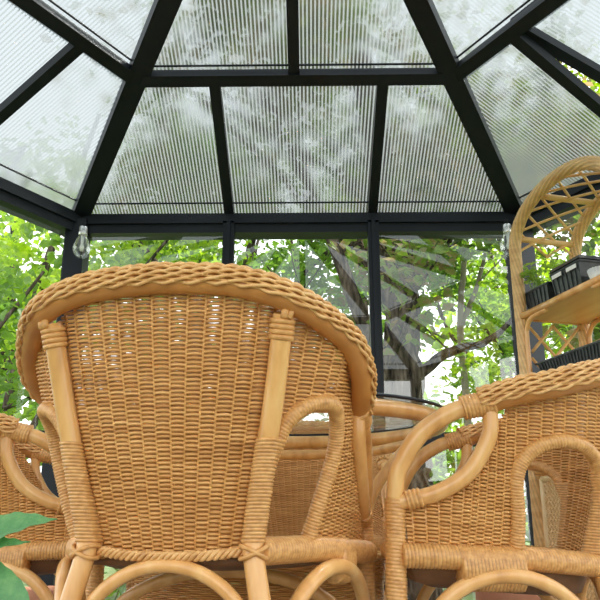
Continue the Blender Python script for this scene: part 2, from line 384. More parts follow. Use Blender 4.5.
    for r in range(rows):
        z = z0 + r*pitch
        zz = z + .0008*np.sin(us*19) + rng.normal(0, .00022, len(us))
        p, nn, w = ev(us, zz)
        ok = (w > -.03) & (w < 1.0) & ~inside(us, zz)
        ph = PI*us/stake + PI*r
        p = p + nn*(.0060*np.cos(ph))[:, None]
        idx = np.flatnonzero(ok)
        if len(idx) < 3: continue
        for run in np.split(idx, np.flatnonzero(np.diff(idx) > 1)+1):
            if len(run) < 3: continue
            c, m_ = p[run], nn[run]; up_ = np.array([0, 0, 1.0]); a_, b_ = .0018, .0030 + .0003*rng.random()
            V = np.stack([c + m_*a_, c + up_*b_, c - m_*a_, c - up_*b_], 1).reshape(-1, 3)
            F = (np.arange(len(run)-1)[:, None, None]*4 + quad[None]).reshape(-1, 4)
            mb.quads(V, F)
    B(mb, 'woven_panel', 'weave')
    mb = MB()
    for k in range(ns):
        u = (k+.5)*stake
        zz = np.arange(.372, .86, .008); p, nn, w = ev(np.full(len(zz), u), zz); ok = (w > -.05) & (w < 1.02) & ~inside(np.full(len(zz), u), zz)
        idx = np.flatnonzero(ok)
        if len(idx) < 2: continue
        for run in np.split(idx, np.flatnonzero(np.diff(idx) > 1)+1):
            if len(run) >= 2: mb.tube(p[run], .0030, 5, cap=False)
    B(mb, 'weave_stakes', 'weave')
    # ---- arches (cane wrapped), rear legs, front legs, arm poles, loops, rails, braces
    ap, an, _ = ev(AU[:, 0], AU[:, 1]); ap = ap + an*.004
    ap[-3:] += an[-3:]*.004
    apath = spline(ap, 4)
    for sg in (1, -1):
        fx = (lambda q: np.array(q, float)) if sg == 1 else mirror
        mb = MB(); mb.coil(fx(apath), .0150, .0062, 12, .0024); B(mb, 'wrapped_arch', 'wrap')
        # rear leg
        leg = spline([RT, (.199,-.052,.66), (.177,-.028,.54), (.157,-.004,.43), (.153,0,.385), (.169,-.012,.30), (.196,-.032,.16), (.213,-.045,0)], 8)
        mb = MB(); mb.tube(fx(leg), .0188, 14); lg = B(mb, 'rear_leg', 'pole')
        top = spline([RT, (.199,-.052,.66)], 30)
        mb = MB()
        for q in range(4):
            c = top[2+q*2] if 2+q*2 < len(top) else top[-1]
            dirv = (top[5]-top[0])/np.linalg.norm(top[5]-top[0]); cc = np.array(RT)+dirv*(.012+q*.0095)
            mb.tube(fx([cc-dirv*.005, cc-dirv*.003, cc+dirv*.003, cc+dirv*.005]), [.019, .0232, .0232, .019], 14)
        mb.tube(fx([np.array(RT)+[.006,.0,.035], np.array(RT)+[.006,-.016,.0], np.array(RT)+[.004,-.02,-.012]]), .007, 6)
        mb.tube(fx([np.array(RT)+[.016,.0,.033], np.array(RT)+[.016,-.012,.0], np.array(RT)+[.012,-.016,-.012]]), .006, 6)
        B(mb, 'cane_binding', 'wrap', lg)
        # wrapped sleeve joining arch and rear leg
        # wrapped sleeve holding the rear leg and the foot of the arch together
        zz = np.arange(.398, .572, .0062/4); n2 = 12
        lq = np.stack([np.interp(zz, leg[::-1][:, 2], leg[::-1][:, q]) for q in range(2)], 1)
        aq = apath[np.argmax(apath[:, 2]):]; o_ = np.argsort(aq[:, 2]); aq = aq[o_]
        aa = np.stack([np.interp(zz, aq[:, 2], aq[:, q]) for q in range(2)], 1)
        V = []
        for k in range(len(zz)):
            dv = aa[k]-lq[k]; L0 = np.linalg.norm(dv); th0 = math.atan2(dv[1], dv[0]); rg = .0024*(abs(math.sin(PI*k/4))**.7-.7)
            for q in range(n2): t = th0+PI/2+PI*q/(n2-1); V.append((lq[k][0]+(.0215+rg)*math.cos(t), lq[k][1]+(.0215+rg)*math.sin(t), zz[k]))
            for q in range(n2): t = th0-PI/2+PI*q/(n2-1); V.append((aa[k][0]+(.0180+rg)*math.cos(t), aa[k][1]+(.0180+rg)*math.sin(t), zz[k]))
        m2 = 2*n2; ii = np.arange(len(zz)-1)[:, None]; jj = np.arange(m2)[None]; j3 = (jj+1) % m2
        Fq = np.stack([ii*m2+jj, ii*m2+j3, (ii+1)*m2+j3, (ii+1)*m2+jj], -1).reshape(-1, 4)
        mb = MB(); mb.quads(fx(V), Fq if sg == 1 else Fq[:, ::-1])
        mb.f.append(tuple(range(m2))); mb.f.append(tuple(range((len(zz)-1)*m2, len(zz)*m2)))
        B(mb, 'leg_wrap', 'wrap', lg)
        mb = MB()                                                   # crossed binding at the foot of the sleeve
        for s2 in (1, -1):
            t = np.linspace(0, 2*PI, 24); mb.tube(fx(np.stack([.154+.0235*np.cos(t), .0+.0235*np.sin(t), .382+s2*.011*np.sin(t+1.2)], 1)), .0042, 6, cap=False)
        B(mb, 'cross_binding', 'wrap', lg)
        # front leg: cane wrapped from the ground to the arm
        fl = spline([(.317,.432,0), (.316,.428,.2), FT], 10)
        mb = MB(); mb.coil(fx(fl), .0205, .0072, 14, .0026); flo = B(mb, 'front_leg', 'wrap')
        # arm pole: from the rim's end forward and down to the front leg
        armp = spline([AB, (.324,.300,.648+dza*.8), (.324,.366,.598+dza*.5+dzf*.3), (.320,.412,.525+dzf*.7), FT], 12)
        mb = MB(); mb.tube(fx(armp), .0180, 14); ar = B(mb, 'arm_pole', 'pole')
        mb = MB(); q = spline([np.array(AB)+[0,-.026,.006], AB, np.array(AB)+[.001,.040,-.011]], 8); mb.coil(fx(q), .0250, .0078, 14, .0030); B(mb, 'cane_binding', 'wrap', ar)
        # inner loop of the arm
        lp = spline([(.321,.222,.655+dza), (.321,.228,.605+dza*.7), (.320,.270,.540+dza*.3), (.319,.335,.488+dzf*.6), (.316,.418,.454+dzf)], 12)
        mb = MB(); mb.tube(fx(lp), .0162, 14); lo = B(mb, 'arm_loop', 'pole')
        q = resample(lp, .004)[-14:-5]; mb = MB(); mb.coil(fx(q), .0195, .0085, 14, .0028); B(mb, 'cane_binding', 'wrap', lo)
        # side rail, wrapped, with the flat sleeve that ties the brace to it
        rl = spline([(.321,.412,ZF-.004), (.303,.33,ZF), (.273,.24,.380), (.232,.14,.385), (.160,.01,ZR-.008)], 12)
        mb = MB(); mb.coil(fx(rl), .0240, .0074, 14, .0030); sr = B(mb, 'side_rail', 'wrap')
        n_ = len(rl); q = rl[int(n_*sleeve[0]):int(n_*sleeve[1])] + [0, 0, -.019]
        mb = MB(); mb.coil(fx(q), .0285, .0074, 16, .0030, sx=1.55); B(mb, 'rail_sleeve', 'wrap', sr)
        # side brace: an arched pole under the rail
        a0, a1 = np.array([.316,.415,0]), np.array([.169,-.004,0]); t = np.linspace(0, PI, 28)
        br = []
        for x in t:
            m_ = .5-.5*math.cos(x); p = a0 + (a1-a0)*(.06+.88*m_); p = p + np.array([.035,-.012,0])*math.sin(x)
            p[2] = .13 + .222*math.sin(x)**.8; br.append(p)
        mb = MB(); mb.tube(fx(br), .0150, 12); B(mb, 'side_brace', 'pole')
    # back brace arch, back edge braid, front rail
    t = np.linspace(0, PI, 30); br = np.stack([-.170*np.cos(t), -.006-.006*np.sin(t), .17+.190*np.sin(t)**.9], 1)
    mb = MB(); mb.tube(br, .0125, 12); B(mb, 'back_brace', 'pole')
    ed = spline([(-.150,.016,.386), (-.08,-.008,.377), (0,-.014,.374), (.08,-.008,.377), (.150,.016,.386)], 12); ed = resample(ed, .004); d = np.arange(len(ed))*.004
    mb = MB()
    for k in range(3):
        w = 2*PI*d/.034 + k*2*PI/3; mb.tube(ed + np.stack([0*d, -.004*np.cos(w), .006*np.sin(w)], 1), .0042, 6)
    B(mb, 'back_edge_braid', 'braid')
    fr_ = spline([(-.312,.412,ZF-.004), (-.15,.440,ZF), (.15,.440,ZF), (.312,.412,ZF-.004)], 10)
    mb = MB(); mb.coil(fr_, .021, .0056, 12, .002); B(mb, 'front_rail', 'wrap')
    t = np.linspace(0, PI, 24); br = np.stack([-.30*np.cos(t), .425+0*t, .13+.20*np.sin(t)**.8], 1)
    mb = MB(); mb.tube(br, .015, 12); B(mb, 'front_brace', 'pole')
    # woven seat pan: a shallow sagging dish
    pl = np.concatenate([Sf[:, :2], [(-.15,.43),(0,.438),(.15,.43)]]); c = np.array([0,.215])
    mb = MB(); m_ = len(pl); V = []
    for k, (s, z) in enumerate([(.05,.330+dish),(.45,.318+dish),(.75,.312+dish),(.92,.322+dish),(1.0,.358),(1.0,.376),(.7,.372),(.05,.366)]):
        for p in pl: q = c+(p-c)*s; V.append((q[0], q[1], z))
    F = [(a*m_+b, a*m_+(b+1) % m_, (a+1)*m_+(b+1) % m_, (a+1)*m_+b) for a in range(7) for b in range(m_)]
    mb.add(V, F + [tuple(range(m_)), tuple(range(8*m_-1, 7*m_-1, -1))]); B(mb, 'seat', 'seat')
    return root

G = 'rattan tub armchairs around the round table'
front = make_chair('rattan tub armchair in the foreground, its tall woven back turned to the viewer', 0.0, -.013, .005, -.022, (.42,.56), G, .135, -.007, .036)
front.location = (-.252, 1.389, 0); front.rotation_euler.z = -.14
far = copy_tree(front); far.location = (-.045, 3.16, 0); far.rotation_euler.z = PI
far['label'] = 'rattan armchair on the far side of the round table, facing the viewer'
right = make_chair('rattan armchair at the right seen from its side, braided arm sloping up to the right', .085, .016, -.018, .018, (.33,.68), G, .185, -.022)
right.location = (.627, 1.834, 0); right.rotation_euler.z = 1.448

left = copy_tree(right); left.location = (-1.085, 2.236, 0); left.rotation_euler.z = -1.34
left['label'] = 'rattan armchair at the left edge facing right, half hidden behind the foreground chair'

# ------------------------------------------------------------------ round table
TC = (-.045, 2.24); tb = thing('round_table', (*TC, 0), 0, 'round rattan table with a dark-edged glass top, behind the foreground chair', 'table')
t = np.linspace(0, 2*PI, 72, endpoint=False); TR = .425
mb = MB(); mb.tube(np.stack([TR*np.cos(t), TR*np.sin(t), .712+0*t], 1), .022, 12, closed=True); mb.build('table_rim', M['pole'], tb)
mb = MB(); mb.lathe([(0,.7355),(TR+.02,.7355),(TR+.024,.739),(TR+.02,.7425),(0,.7425)], (0,0,0), 72); gt = mb.build('glass_top', M['tableglass'], tb)
mb = MB(); mb.tube(np.stack([(TR+.0225)*np.cos(t), (TR+.0225)*np.sin(t), .739+0*t], 1), .0048, 6, closed=True); mb.build('top_edge', M['frame'], gt)
la = [20, 160, 236]
for a in la:
    a = math.radians(a); c, s = math.cos(a), math.sin(a)
    pth = spline([(TR*.95*c, TR*.95*s, .690), (.345*c, .345*s, .645), (.255*c, .255*s, .54), (.215*c, .215*s, .43), (.22*c, .22*s, .25), (.27*c, .27*s, 0)], 10)
    mb = MB(); mb.tube(pth, .0175, 12); lg = mb.build('leg', M['pole'], tb)
    mb = MB(); q = spline([(TR*.99*c-.03*s, TR*.99*s+.03*c, .712), (TR*.99*c+.03*s, TR*.99*s-.03*c, .712)], 8); mb.coil(q, .0255, .008, 12, .0025)
    mb.coil([(TR*.97*c, TR*.97*s, .700), (.365*c, .365*s, .658)], .0215, .008, 12, .0025); mb.build('cane_binding', M['wrap'], lg)
p0, p1 = [np.array([.39*math.cos(math.radians(a)), .39*math.sin(math.radians(a)), .676]) for a in (20, 160)]
mb = MB(); mb.tube(spline([p0, (.22,.33,.668), (0,.385,.665), (-.22,.33,.668), p1], 12), .0165, 12); mb.build('stretcher', M['pole'], tb)
mb = MB(); DR = .36                                                # low woven base under the table
nst = 72
for r in range(64):
    a = np.linspace(0, 2*PI, nst*3, endpoint=False); z = .03+r*.005; rad = DR + .004*np.cos(nst*a/2+PI*r) - .012*math.sin(PI*r/64)
    mb.tube(np.stack([rad*np.cos(a)-.11, rad*np.sin(a), z+0*a], 1), .0023, 4, closed=True)
mb.build('woven_base', M['weave'], tb)
mb = MB()
for k in range(3):
    a = np.linspace(0, 2*PI, 160, endpoint=False); w = 30*a+k*2*PI/3; mb.tube(np.stack([(DR+.004+.004*np.cos(w))*np.cos(a)-.11, (DR+.004+.004*np.cos(w))*np.sin(a), .352+.005*np.sin(w)], 1), .004, 6, closed=True)
mb.build('base_braid', M['braid'], tb)
mb = MB(); mb.lathe([(0,.338),(.2,.340),(DR-.012,.346)], (-.11,0,0), 48); mb.build('base_top', M['wrap'], tb)

# ------------------------------------------------------------------ etagere
EO = (.784, 2.70, 0); EA = math.radians(-73.7); EW, ED = .585, .265; SH = 1.182; SP = 1.425; AH = .185; PR = .0215
et = thing('rattan_etagere', EO, EA, 'tall rattan shelf unit with an arched lattice top, standing at the right', 'shelf unit')
def rope(mb, path, r, n=40, turns=60, ridge=.0045):
    """thick pole spirally wrapped: helical grooves"""
    P = resample(path, .006); m = len(P); T = np.gradient(P, axis=0); T /= np.linalg.norm(T, axis=1)[:, None]
    ref = np.array([0,1.0,0]); Nn = ref - T*(T@ref)[:, None]; Nn /= np.linalg.norm(Nn, axis=1)[:, None]; Bb = np.cross(T, Nn)
    a = np.linspace(0, 2*PI, n, endpoint=False); d = np.arange(m)*.006
    rad = r + ridge*(np.abs(np.sin(5*a[None] + d[:, None]*turns)) - .6)
    V = P[:, None] + rad[..., None]*(np.cos(a)[None, :, None]*Nn[:, None] + np.sin(a)[None, :, None]*Bb[:, None])
    i = np.arange(m-1)[:, None]; j = np.arange(n)[None]; j2 = (j+1) % n
    mb.quads(V.reshape(-1, 3), np.stack([i*n+j, i*n+j2, (i+1)*n+j2, (i+1)*n+j], -1).reshape(-1, 4))
def archpt(s, y, k=1.0): t = PI*(1-s); return (EW/2 + EW/2*k*math.cos(t), y, SP + AH*k*math.sin(t)**.85)
for y in (0, ED):
    pth = [(0,y,0), (0,y,.5), (0,y,1.0), (0,y,SP-.02)] + [archpt(s, y) for s in np.linspace(0, 1, 40)] + [(EW,y,SP-.02), (EW,y,1.0), (EW,y,.5), (EW,y,0)]
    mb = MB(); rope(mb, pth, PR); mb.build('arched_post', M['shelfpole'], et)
for s, nm in ((.085, 'arch_bar'), (.36, 'arch_bar'), (.64, 'arch_bar'), (.915, 'arch_bar')):
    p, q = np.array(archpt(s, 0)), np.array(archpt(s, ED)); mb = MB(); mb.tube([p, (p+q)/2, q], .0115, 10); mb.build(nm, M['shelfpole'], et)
mb = MB()                                                          # thin lattice vault between the two arches
for k in range(-3, 15):
    for dr in (1, -1):
        pts = []
        for y in np.linspace(0, 1, 9):
            s = k/8 + dr*y*.25 + (0 if dr == 1 else .0)
            if 0.0 <= s <= 1.0: pts.append(np.array(archpt(s, y*ED, .985)) + [0, 0, -.003 if dr == 1 else .003])
        if len(pts) > 2: mb.tube(pts, .0052, 6)
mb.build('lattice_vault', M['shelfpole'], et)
def shelf(z):
    mb = MB(); mb.box((EW/2, ED/2, z-.009), (EW-.03, ED-.0, .016)); o = mb.build('shelf_board', M['shelf'], et, smooth=False)
    mb = MB()
    for a, b in (((0,-.004,z-.008),(EW,-.004,z-.008)), ((0,ED+.004,z-.008),(EW,ED+.004,z-.008)), ((0,0,z-.008),(0,ED,z-.008)), ((EW,0,z-.008),(EW,ED,z-.008))): mb.tube([a, (np.array(a)+b)/2, b], .0125, 10)
    mb.build('edge_pole', M['pole'], o)
Z2 = .905; Z3 = .62
for z in (SH, Z2, Z3, .14): shelf(z)
for x in (0, EW):                                                  # crossed lattice at both sides between the shelves
    mb = MB(); y0, y1 = PR, ED-PR; za, zb = Z2+.01, SH-.03
    hgt = zb-za; wd = y1-y0
    for k in range(-2, 5):
        for dr in (1, -1):
            pts = []
            for q in np.linspace(0, 1, 12):
                z = za+q*hgt; y = y0 + wd*(k/2.0 + dr*q*1.0) if dr == 1 else y0 + wd*(k/2.0 - q*1.0)
                if y0-.001 <= y <= y1+.001: pts.append((x+(.003 if dr == 1 else -.003), y, z))
            if len(pts) > 2: mb.tube(pts, .0062, 6)
    mb.build('side_lattice', M['shelfpole'], et)
    sx = 1 if x == 0 else -1
    for y in (0, ED):
        mb = MB(); mb.tube(spline([(x+sx*.027,y,Z2+.02), (x+sx*.027,y,SH-.10), (x+sx*.035,y,SH-.055), (x+sx*.07,y,SH-.027), (x+sx*.16,y,SH-.022)], 8), .0088, 8); mb.build('bracket', M['pole'], et)
def cane_panel(axis, fixed, a0, a1, z0, z1, name):
    """open hexagonal cane webbing in a frame"""
    mb = MB()
    def pt(a, z, o=0): return (a, fixed+o, z) if axis == 'x' else (fixed+o, a, z)
    st = .019
    for k in range(int((a1-a0)/st)+1):
        for dd in (-.0024, .0024):
            a = a0+k*st+dd
            if a0 <= a <= a1: mb.tube([pt(a, z0), pt(a, (z0+z1)/2), pt(a, z1)], .0019, 4, cap=False)
    for k in range(int((z1-z0)/st)+1):
        for dd in (-.0024, .0024):
            z = z0+k*st+dd
            if z0 <= z <= z1: mb.tube([pt(a0, z, .002), pt((a0+a1)/2, z, .002), pt(a1, z, .002)], .0019, 4, cap=False)
    L_ = (a1-a0)+(z1-z0)
    for k in range(int(L_/st)+1):
        for dr in (1, -1):
            pts = []
            for q in np.linspace(0, 1, 40):
                z = z0+(z1-z0)*q; a = (a0+k*st+.5*st-(z-z0)) if dr == 1 else (a1-k*st-.5*st+(z-z0))
                if a0 <= a <= a1: pts.append(pt(a, z, -.002))
            if len(pts) > 2: mb.tube(pts, .0024, 4, cap=False)
    o = mb.build(name, M['pale'], et)
    f = MB()
    for p, q in ((pt(a0,z0),pt(a1,z0)),(pt(a0,z1),pt(a1,z1)),(pt(a0,z0),pt(a0,z1)),(pt(a1,z0),pt(a1,z1))): f.tube([p, (np.array(p)+q)/2, q], .011, 8)
    f.build('panel_frame', M['pale'], o)
cane_panel('x', -.002, .045, EW/2-.005, .175, Z3-.035, 'cane_door'); cane_panel('x', -.002, EW/2+.005, EW-.045, .175, Z3-.035, 'cane_door')
cane_panel('y', 0, .035, ED-.035, .175, Z3-.035, 'cane_side'); cane_panel('y', EW, .035, ED-.035, .175, Z3-.035, 'cane_side')

# things on the etagere (placed in its own axes, but standing free)
ca, sa = math.cos(EA), math.sin(EA)
def EL(x, y, z): return (EO[0]+ca*x-sa*y, EO[1]+sa*x+ca*y, z)
def leafblade(mb, base, dirv, length, width, droop=.25, roll=0.0, nseg=6, fold=.12):
    d = np.array(dirv, float); d /= np.linalg.norm(d); up = np.array([0,0,1.0])
    sd = np.cross(d, up); sd = sd/np.linalg.norm(sd) if np.linalg.norm(sd) > 1e-4 else np.array([1.0,0,0])
    nn = np.cross(sd, d); c, s = math.cos(roll), math.sin(roll); sd, nn = sd*c+nn*s, nn*c-sd*s
    V = []
    for k in range(nseg+1):
        t = k/nseg; w = width*math.sin(PI*min(1, t*.96+.02)**.8)*.5
        p = np.array(base)+d*length*t + np.array([0,0,-1])*droop*length*t*t
        V += [p-sd*w+nn*w*fold*2, p, p+sd*w+nn*w*fold*2]
    F = []
    for k in range(nseg): a = k*3; F += [(a,a+1,a+4,a+3),(a+1,a+2,a+5,a+4)]
    mb.add(V, F)
def tray(x, y, z, lx, ly, h, label, rim=.006, cells=4, group=None, label2=None):
    t = thing('seed_tray', EL(x, y, z), EA, label, 'seed tray', group)
    mb = MB(); k = .84
    def ringv(sc, zz): return [(a*lx/2*sc, b*ly/2*sc, zz) for a, b in ((-1,-1),(1,-1),(1,1),(-1,1))]
    V = ringv(k, 0)+ringv(1, h)+ringv(1.06, h)+ringv(1.06, h-.006)+ringv(.95, h)+ringv(.86, h-.02)
    F = [(3,2,1,0)]
    for a, b in ((0,1),(1,2),(1,4),(4,5)):
        for q in range(4): F.append((a*4+q, a*4+(q+1) % 4, b*4+(q+1) % 4, b*4+q))
    for q in range(4): F.append((8+q, 8+(q+1) % 4, 12+(q+1) % 4, 12+q))
    F.append((20,21,22,23)); mb.add(V, F)
    for c in range(cells*2+1):                                      # ribs on the long sides
        xx = -lx/2*.86 + lx*.86*c/(cells*2)
        for s in (-1, 1): mb.beam((xx, s*ly/2*k*1.01, .004), (xx*1.12, s*ly/2*1.01, h-.008), .004, .004, up=(0,s,0), off=.003)
    mb.build('tray_body', M['blackplastic'], t, smooth=False)
    mb = MB(); mb.box((0,0,h-.014), (lx*.88, ly*.85, .008)); mb.build('soil', M['soil'], t, smooth=False)
    return t
t1 = tray(.085, .075, SH+.001, .150, .115, .082, 'small ribbed black tray of seedlings at the left end of the upper shelf', cells=3, group='black seed trays')
mb = MB()
for k in range(20):
    bx, by = random.uniform(-.065,.06), random.uniform(-.045,.04); h = random.uniform(.05,.13); lean = (random.uniform(-.03,.03), random.uniform(-.03,.03))
    tip = np.array([bx+lean[0], by+lean[1], .075+h]); mb.tube([(bx,by,.07), (np.array([bx,by,.07])+tip)/2+[.003,0,0], tip], .0013, 5)
    for q in range(4):
        a = random.uniform(0, 2*PI); leafblade(mb, tip-np.array([0,0,.012*q]), (math.cos(a), math.sin(a), random.uniform(.0,.5)), random.uniform(.028,.050), random.uniform(.014,.024), .3)
mb.build('seedlings', M['leaf_seed'], t1)
t2 = tray(.268, .075, SH+.001, .165, .115, .100, 'larger black seed tray with white label strips on the upper shelf', cells=3, group='black seed trays')
mb = MB()
for x in (-.042, .042):
    q = MB(); q.box((x, -.0645, .082), (.055, .002, .014)); q.build('label_strip', M['white'], t2, smooth=False)
mb = MB(); mb.add([(-.088,-.064,.104),(.088,-.064,.104),(.088,.064,.104),(-.088,.064,.104),(-.08,-.055,.118),(.08,-.055,.118),(.08,.055,.118),(-.08,.055,.118)],
    [(3,2,1,0),(4,5,6,7),(0,1,5,4),(1,2,6,5),(2,3,7,6),(3,0,4,7)]); mb.build('tray_lid', M['blackplastic'], t2, smooth=False)
cup = thing('fluted_cup', EL(.405, .055, SH+.001), EA, 'small white fluted baking cup beside the black tray on the upper shelf', 'cup')
mb = MB(); n = 48; a = np.linspace(0, 2*PI, n, endpoint=False); V = []
for r, z in ((.001,.0),(.030,.0),(.043,.048),(.040,.046),(.028,.004)):
    rr = r*(1+(.05*np.cos(24*a) if r > .029 else 0)); V.append(np.stack([rr*np.cos(a), rr*np.sin(a), z+0*a], 1))
i = np.arange(4)[:, None]; j = np.arange(n)[None]; j2 = (j+1) % n
mb.quads(np.concatenate(V), np.stack([i*n+j, i*n+j2, (i+1)*n+j2, (i+1)*n+j], -1).reshape(-1, 4)); mb.build('cup_body', M['white'], cup)
t3 = tray(.27, .08, Z2+.001, .43, .13, .085, 'long ribbed black planter tray on the second shelf', cells=12, group='black seed trays')

# ------------------------------------------------------------------ hanging bulbs
def bulb(loc, label):
    o = thing('light_bulb', loc, 0, label, 'light bulb', 'clear bulbs hanging under the eave corners')
    mb = MB(); mb.lathe([(.0,-.165),(.012,-.163),(.028,-.152),(.038,-.132),(.041,-.112),(.036,-.088),(.026,-.066),(.0185,-.05),(.0180,-.040)], (0,0,0), 24); mb.build('glass_globe', M['bulbglass'], o)
    mb = MB(); mb.lathe([(0,0),(.010,0),(.0185,-.003),(.0205,-.008),(.0205,-.044),(.0185,-.048),(0,-.048)], (0,0,0), 24); mb.build('cap', M['silver'], o)
    mb = MB(); mb.lathe([(0,-.046),(.008,-.05),(.006,-.09),(.010,-.105),(.008,-.125),(0,-.128)], (0,0,0), 12); mb.build('inner_stem', M['white'], o)
    mb = MB(); t = np.linspace(-.3, PI*1.25, 18); mb.tube(np.stack([.009*np.cos(t), 0*t, .012+.011*np.sin(t)], 1), .0018, 6); mb.build('hook', M['frame'], o)
bulb((-1.09, 3.335, 1.815), 'clear hanging light bulb with silver cap at the left corner under the eave')
bulb((.940, 3.335, 1.815), 'clear hanging light bulb with silver cap at the right corner under the eave')

# ------------------------------------------------------------------ pots and the leafy plant in front
def pot(loc, r, h, label):
    o = thing('terracotta_pot', loc, 0, label, 'plant pot')
    mb = MB(); mb.lathe([(0,0),(r*.68,0),(r*.90,h*.80),(r,h*.80),(r*1.02,h*.82),(r*1.02,h*.98),(r,h),(r*.88,h),(r*.84,h*.9)], (0,0,0), 40); mb.build('pot_body', M['terracotta'], o)
    mb = MB(); mb.lathe([(0,h*.93),(r*.6,h*.92),(r*.865,h*.90)], (0,0,0), 32); mb.build('soil', M['soil'], o); return o
pot((.635, 2.52, 0), .118, .25, 'terracotta pot on the floor behind the right armchair')
pot((-1.03, 3.08, 0), .10, .205, 'terracotta pot on the floor beyond the left armchair')
pp = pot((-.44, .80, 0), .13, .22, 'terracotta pot of a broad-leaved green plant at the lower left'); pp.name = 'potted_plant'; pp['category'] = 'potted plant'
mb = MB(); mb.tube(spline([(0,0,.2),(.01,.01,.30),(.0,.0,.40),(.01,-.01,.47)], 6), .006, 8); mb.build('stem', M['stem'], pp)
def bigleaf(pts, width, up=(0,-.4,1)):
    """broad leaf with serrated edge and quilted veins along a curved midrib"""
    mb = MB(); P = spline(pts, 8); m = len(P); T = np.gradient(P, axis=0); T /= np.linalg.norm(T, axis=1)[:, None]
    u = np.array(up, float); sd = np.cross(T, u); sd /= np.linalg.norm(sd, axis=1)[:, None]; nn = np.cross(sd, T); V = []; q = 9
    for k in range(m):
        t = k/(m-1); w = width*.5*math.sin(PI*min(1, .03+.97*t)**.85)**1.15*(1+.025*(k % 2))
        for a in np.linspace(-1, 1, q):
            vein = .0007*math.sin(t*34 - abs(a)*7)*(.3+abs(a)) ; V.append(P[k]+sd[k]*a*w + nn[k]*(abs(a)**1.3*w*.28 + vein))
    F = [(k*q+j, k*q+j+1, (k+1)*q+j+1, (k+1)*q+j) for k in range(m-1) for j in range(q-1)]
    mb.add(V, F); return mb.build('leaf', M['leaf_house'], pp)
bigleaf([(.0,.0,.37),(.08,.0,.402),(.121,.0,.416),(.150,.0,.425),(.179,.0,.430)], .052, (0,-.62,1))
bigleaf([(.0,.0,.36),(.08,-.01,.394),(.11,-.012,.402),(.135,-.015,.405),(.160,-.018,.408)], .034, (.1,-.5,1))
bigleaf([(.0,.0,.330),(.07,-.01,.360),(.115,-.015,.354),(.152,-.02,.328),(.172,-.02,.298)], .075, (.35,-.95,.8))
for k in range(7):
    a = k*.9+1.6; c, s = math.cos(a), math.sin(a); h = .215+.010*k
    bigleaf([(0,0,h),(.05*c,.05*s,h+.03),(.10*c,.10*s,h+.03),(.15*c,.15*s,h-.0)], .07, (0,0,1))

# ------------------------------------------------------------------ trees and shrubs outside
def leaf_cloud(mb, centers, radii, count, size, flat=.6):
    """many small folded leaves scattered in ellipsoid clumps"""
    nC = len(centers); ci = rng.integers(0, nC, count)
    d = rng.normal(size=(count, 3)); d /= np.linalg.norm(d, axis=1)[:, None]; rr = rng.random(count)**.45
    P = np.asarray(centers)[ci] + d*rr[:, None]*np.asarray(radii)[ci]
    nz = rng.normal(size=(count, 3)); nz[:, 2] = np.abs(nz[:, 2])+flat; nz /= np.linalg.norm(nz, axis=1)[:, None]
    t = rng.normal(size=(count, 3)); t -= nz*np.sum(t*nz, 1)[:, None]; t /= np.linalg.norm(t, axis=1)[:, None]; b = np.cross(nz, t)
    s = size*(.6+.8*rng.random(count))[:, None]
    V = np.stack([P-t*s*.5, P-t*s*.12+b*s*.36+nz*s*.10, P+t*s*.28+b*s*.24+nz*s*.08, P+t*s*.62-nz*s*.08, P+t*s*.28-b*s*.24+nz*s*.08, P-t*s*.12-b*s*.36+nz*s*.10], 1).reshape(-1, 3)
    o = np.arange(count)[:, None]*6
    F = np.concatenate([o+np.array([[0,1,2,3]]), o+np.array([[0,3,4,5]])])
    mb.quads(V, F)
def limb(mb, pts, r0, r1, n=9):
    P = spline(pts, 7); P = P + rng.normal(0, r0*.08, P.shape); mb.tube(P, np.linspace(r0, r1, len(P)), n)
def twigs(mb, base, dirv, length, r, depth, tips):
    d = np.array(dirv, float); d /= np.linalg.norm(d); pts = [np.array(base)]
    for k in range(4):
        d = d + rng.normal(0, .16, 3); d /= np.linalg.norm(d); pts.append(pts[-1]+d*length/4)
        if depth > 0 and k > 0:
            for q in range(1 if depth > 1 else 2):
                e = d + rng.normal(0, .6, 3); twigs(mb, pts[-1], e, length*.6, r*.5, depth-1, tips)
        tips.append(pts[-1].copy())
    mb.tube(spline(pts, 3), np.linspace(r, r*.3, 13), 6)
def tree(name, label, base, bark, limbs, crowns, leafmat, count, size, cat='tree', group=None, twigdepth=0, twn=0, flat=.6):
    """limbs: list of (points, r0, r1); crowns: list of (centre, radii); coordinates are world"""
    o = thing(name, (*base, -.04), 0, label, cat, group); B0 = np.array([*base, -.04])
    mb = MB(); tips = []
    for pts, r0, r1 in limbs:
        limb(mb, [np.array(p)-B0 for p in pts], r0, r1, 10 if r0 > .05 else 7)
        for q in range(twn):
            k = rng.integers(1, len(pts)); p = np.array(pts[k])-B0; twigs(mb, p, rng.normal(0, 1, 3)+[0,0,.4], 1.0+rng.random(), max(.008, r1*.5), twigdepth, tips)
    mb.build('trunk', M[bark], o)
    mb = MB(); cs = [np.array(c)-B0 for c, r in crowns]; rs = [np.array(r) for c, r in crowns]
    if tips and twigdepth:
        cs += tips; rs += [np.array([.28,.28,.22])]*len(tips)
    leaf_cloud(mb, np.array(cs), np.array(rs), count, size, flat); f = mb.build('foliage', M[leafmat], o); return o
OG = 'trees and shrubs outside the glazing'
def clumps(c, R, n, r):
    out = []
    for k in range(n):
        d = rng.normal(size=3); d /= np.linalg.norm(d); d *= rng.random()**.4
        out.append((np.array(c)+d*np.array(R), np.array([r, r, r*.75])*(.7+.6*rng.random())))
    return out
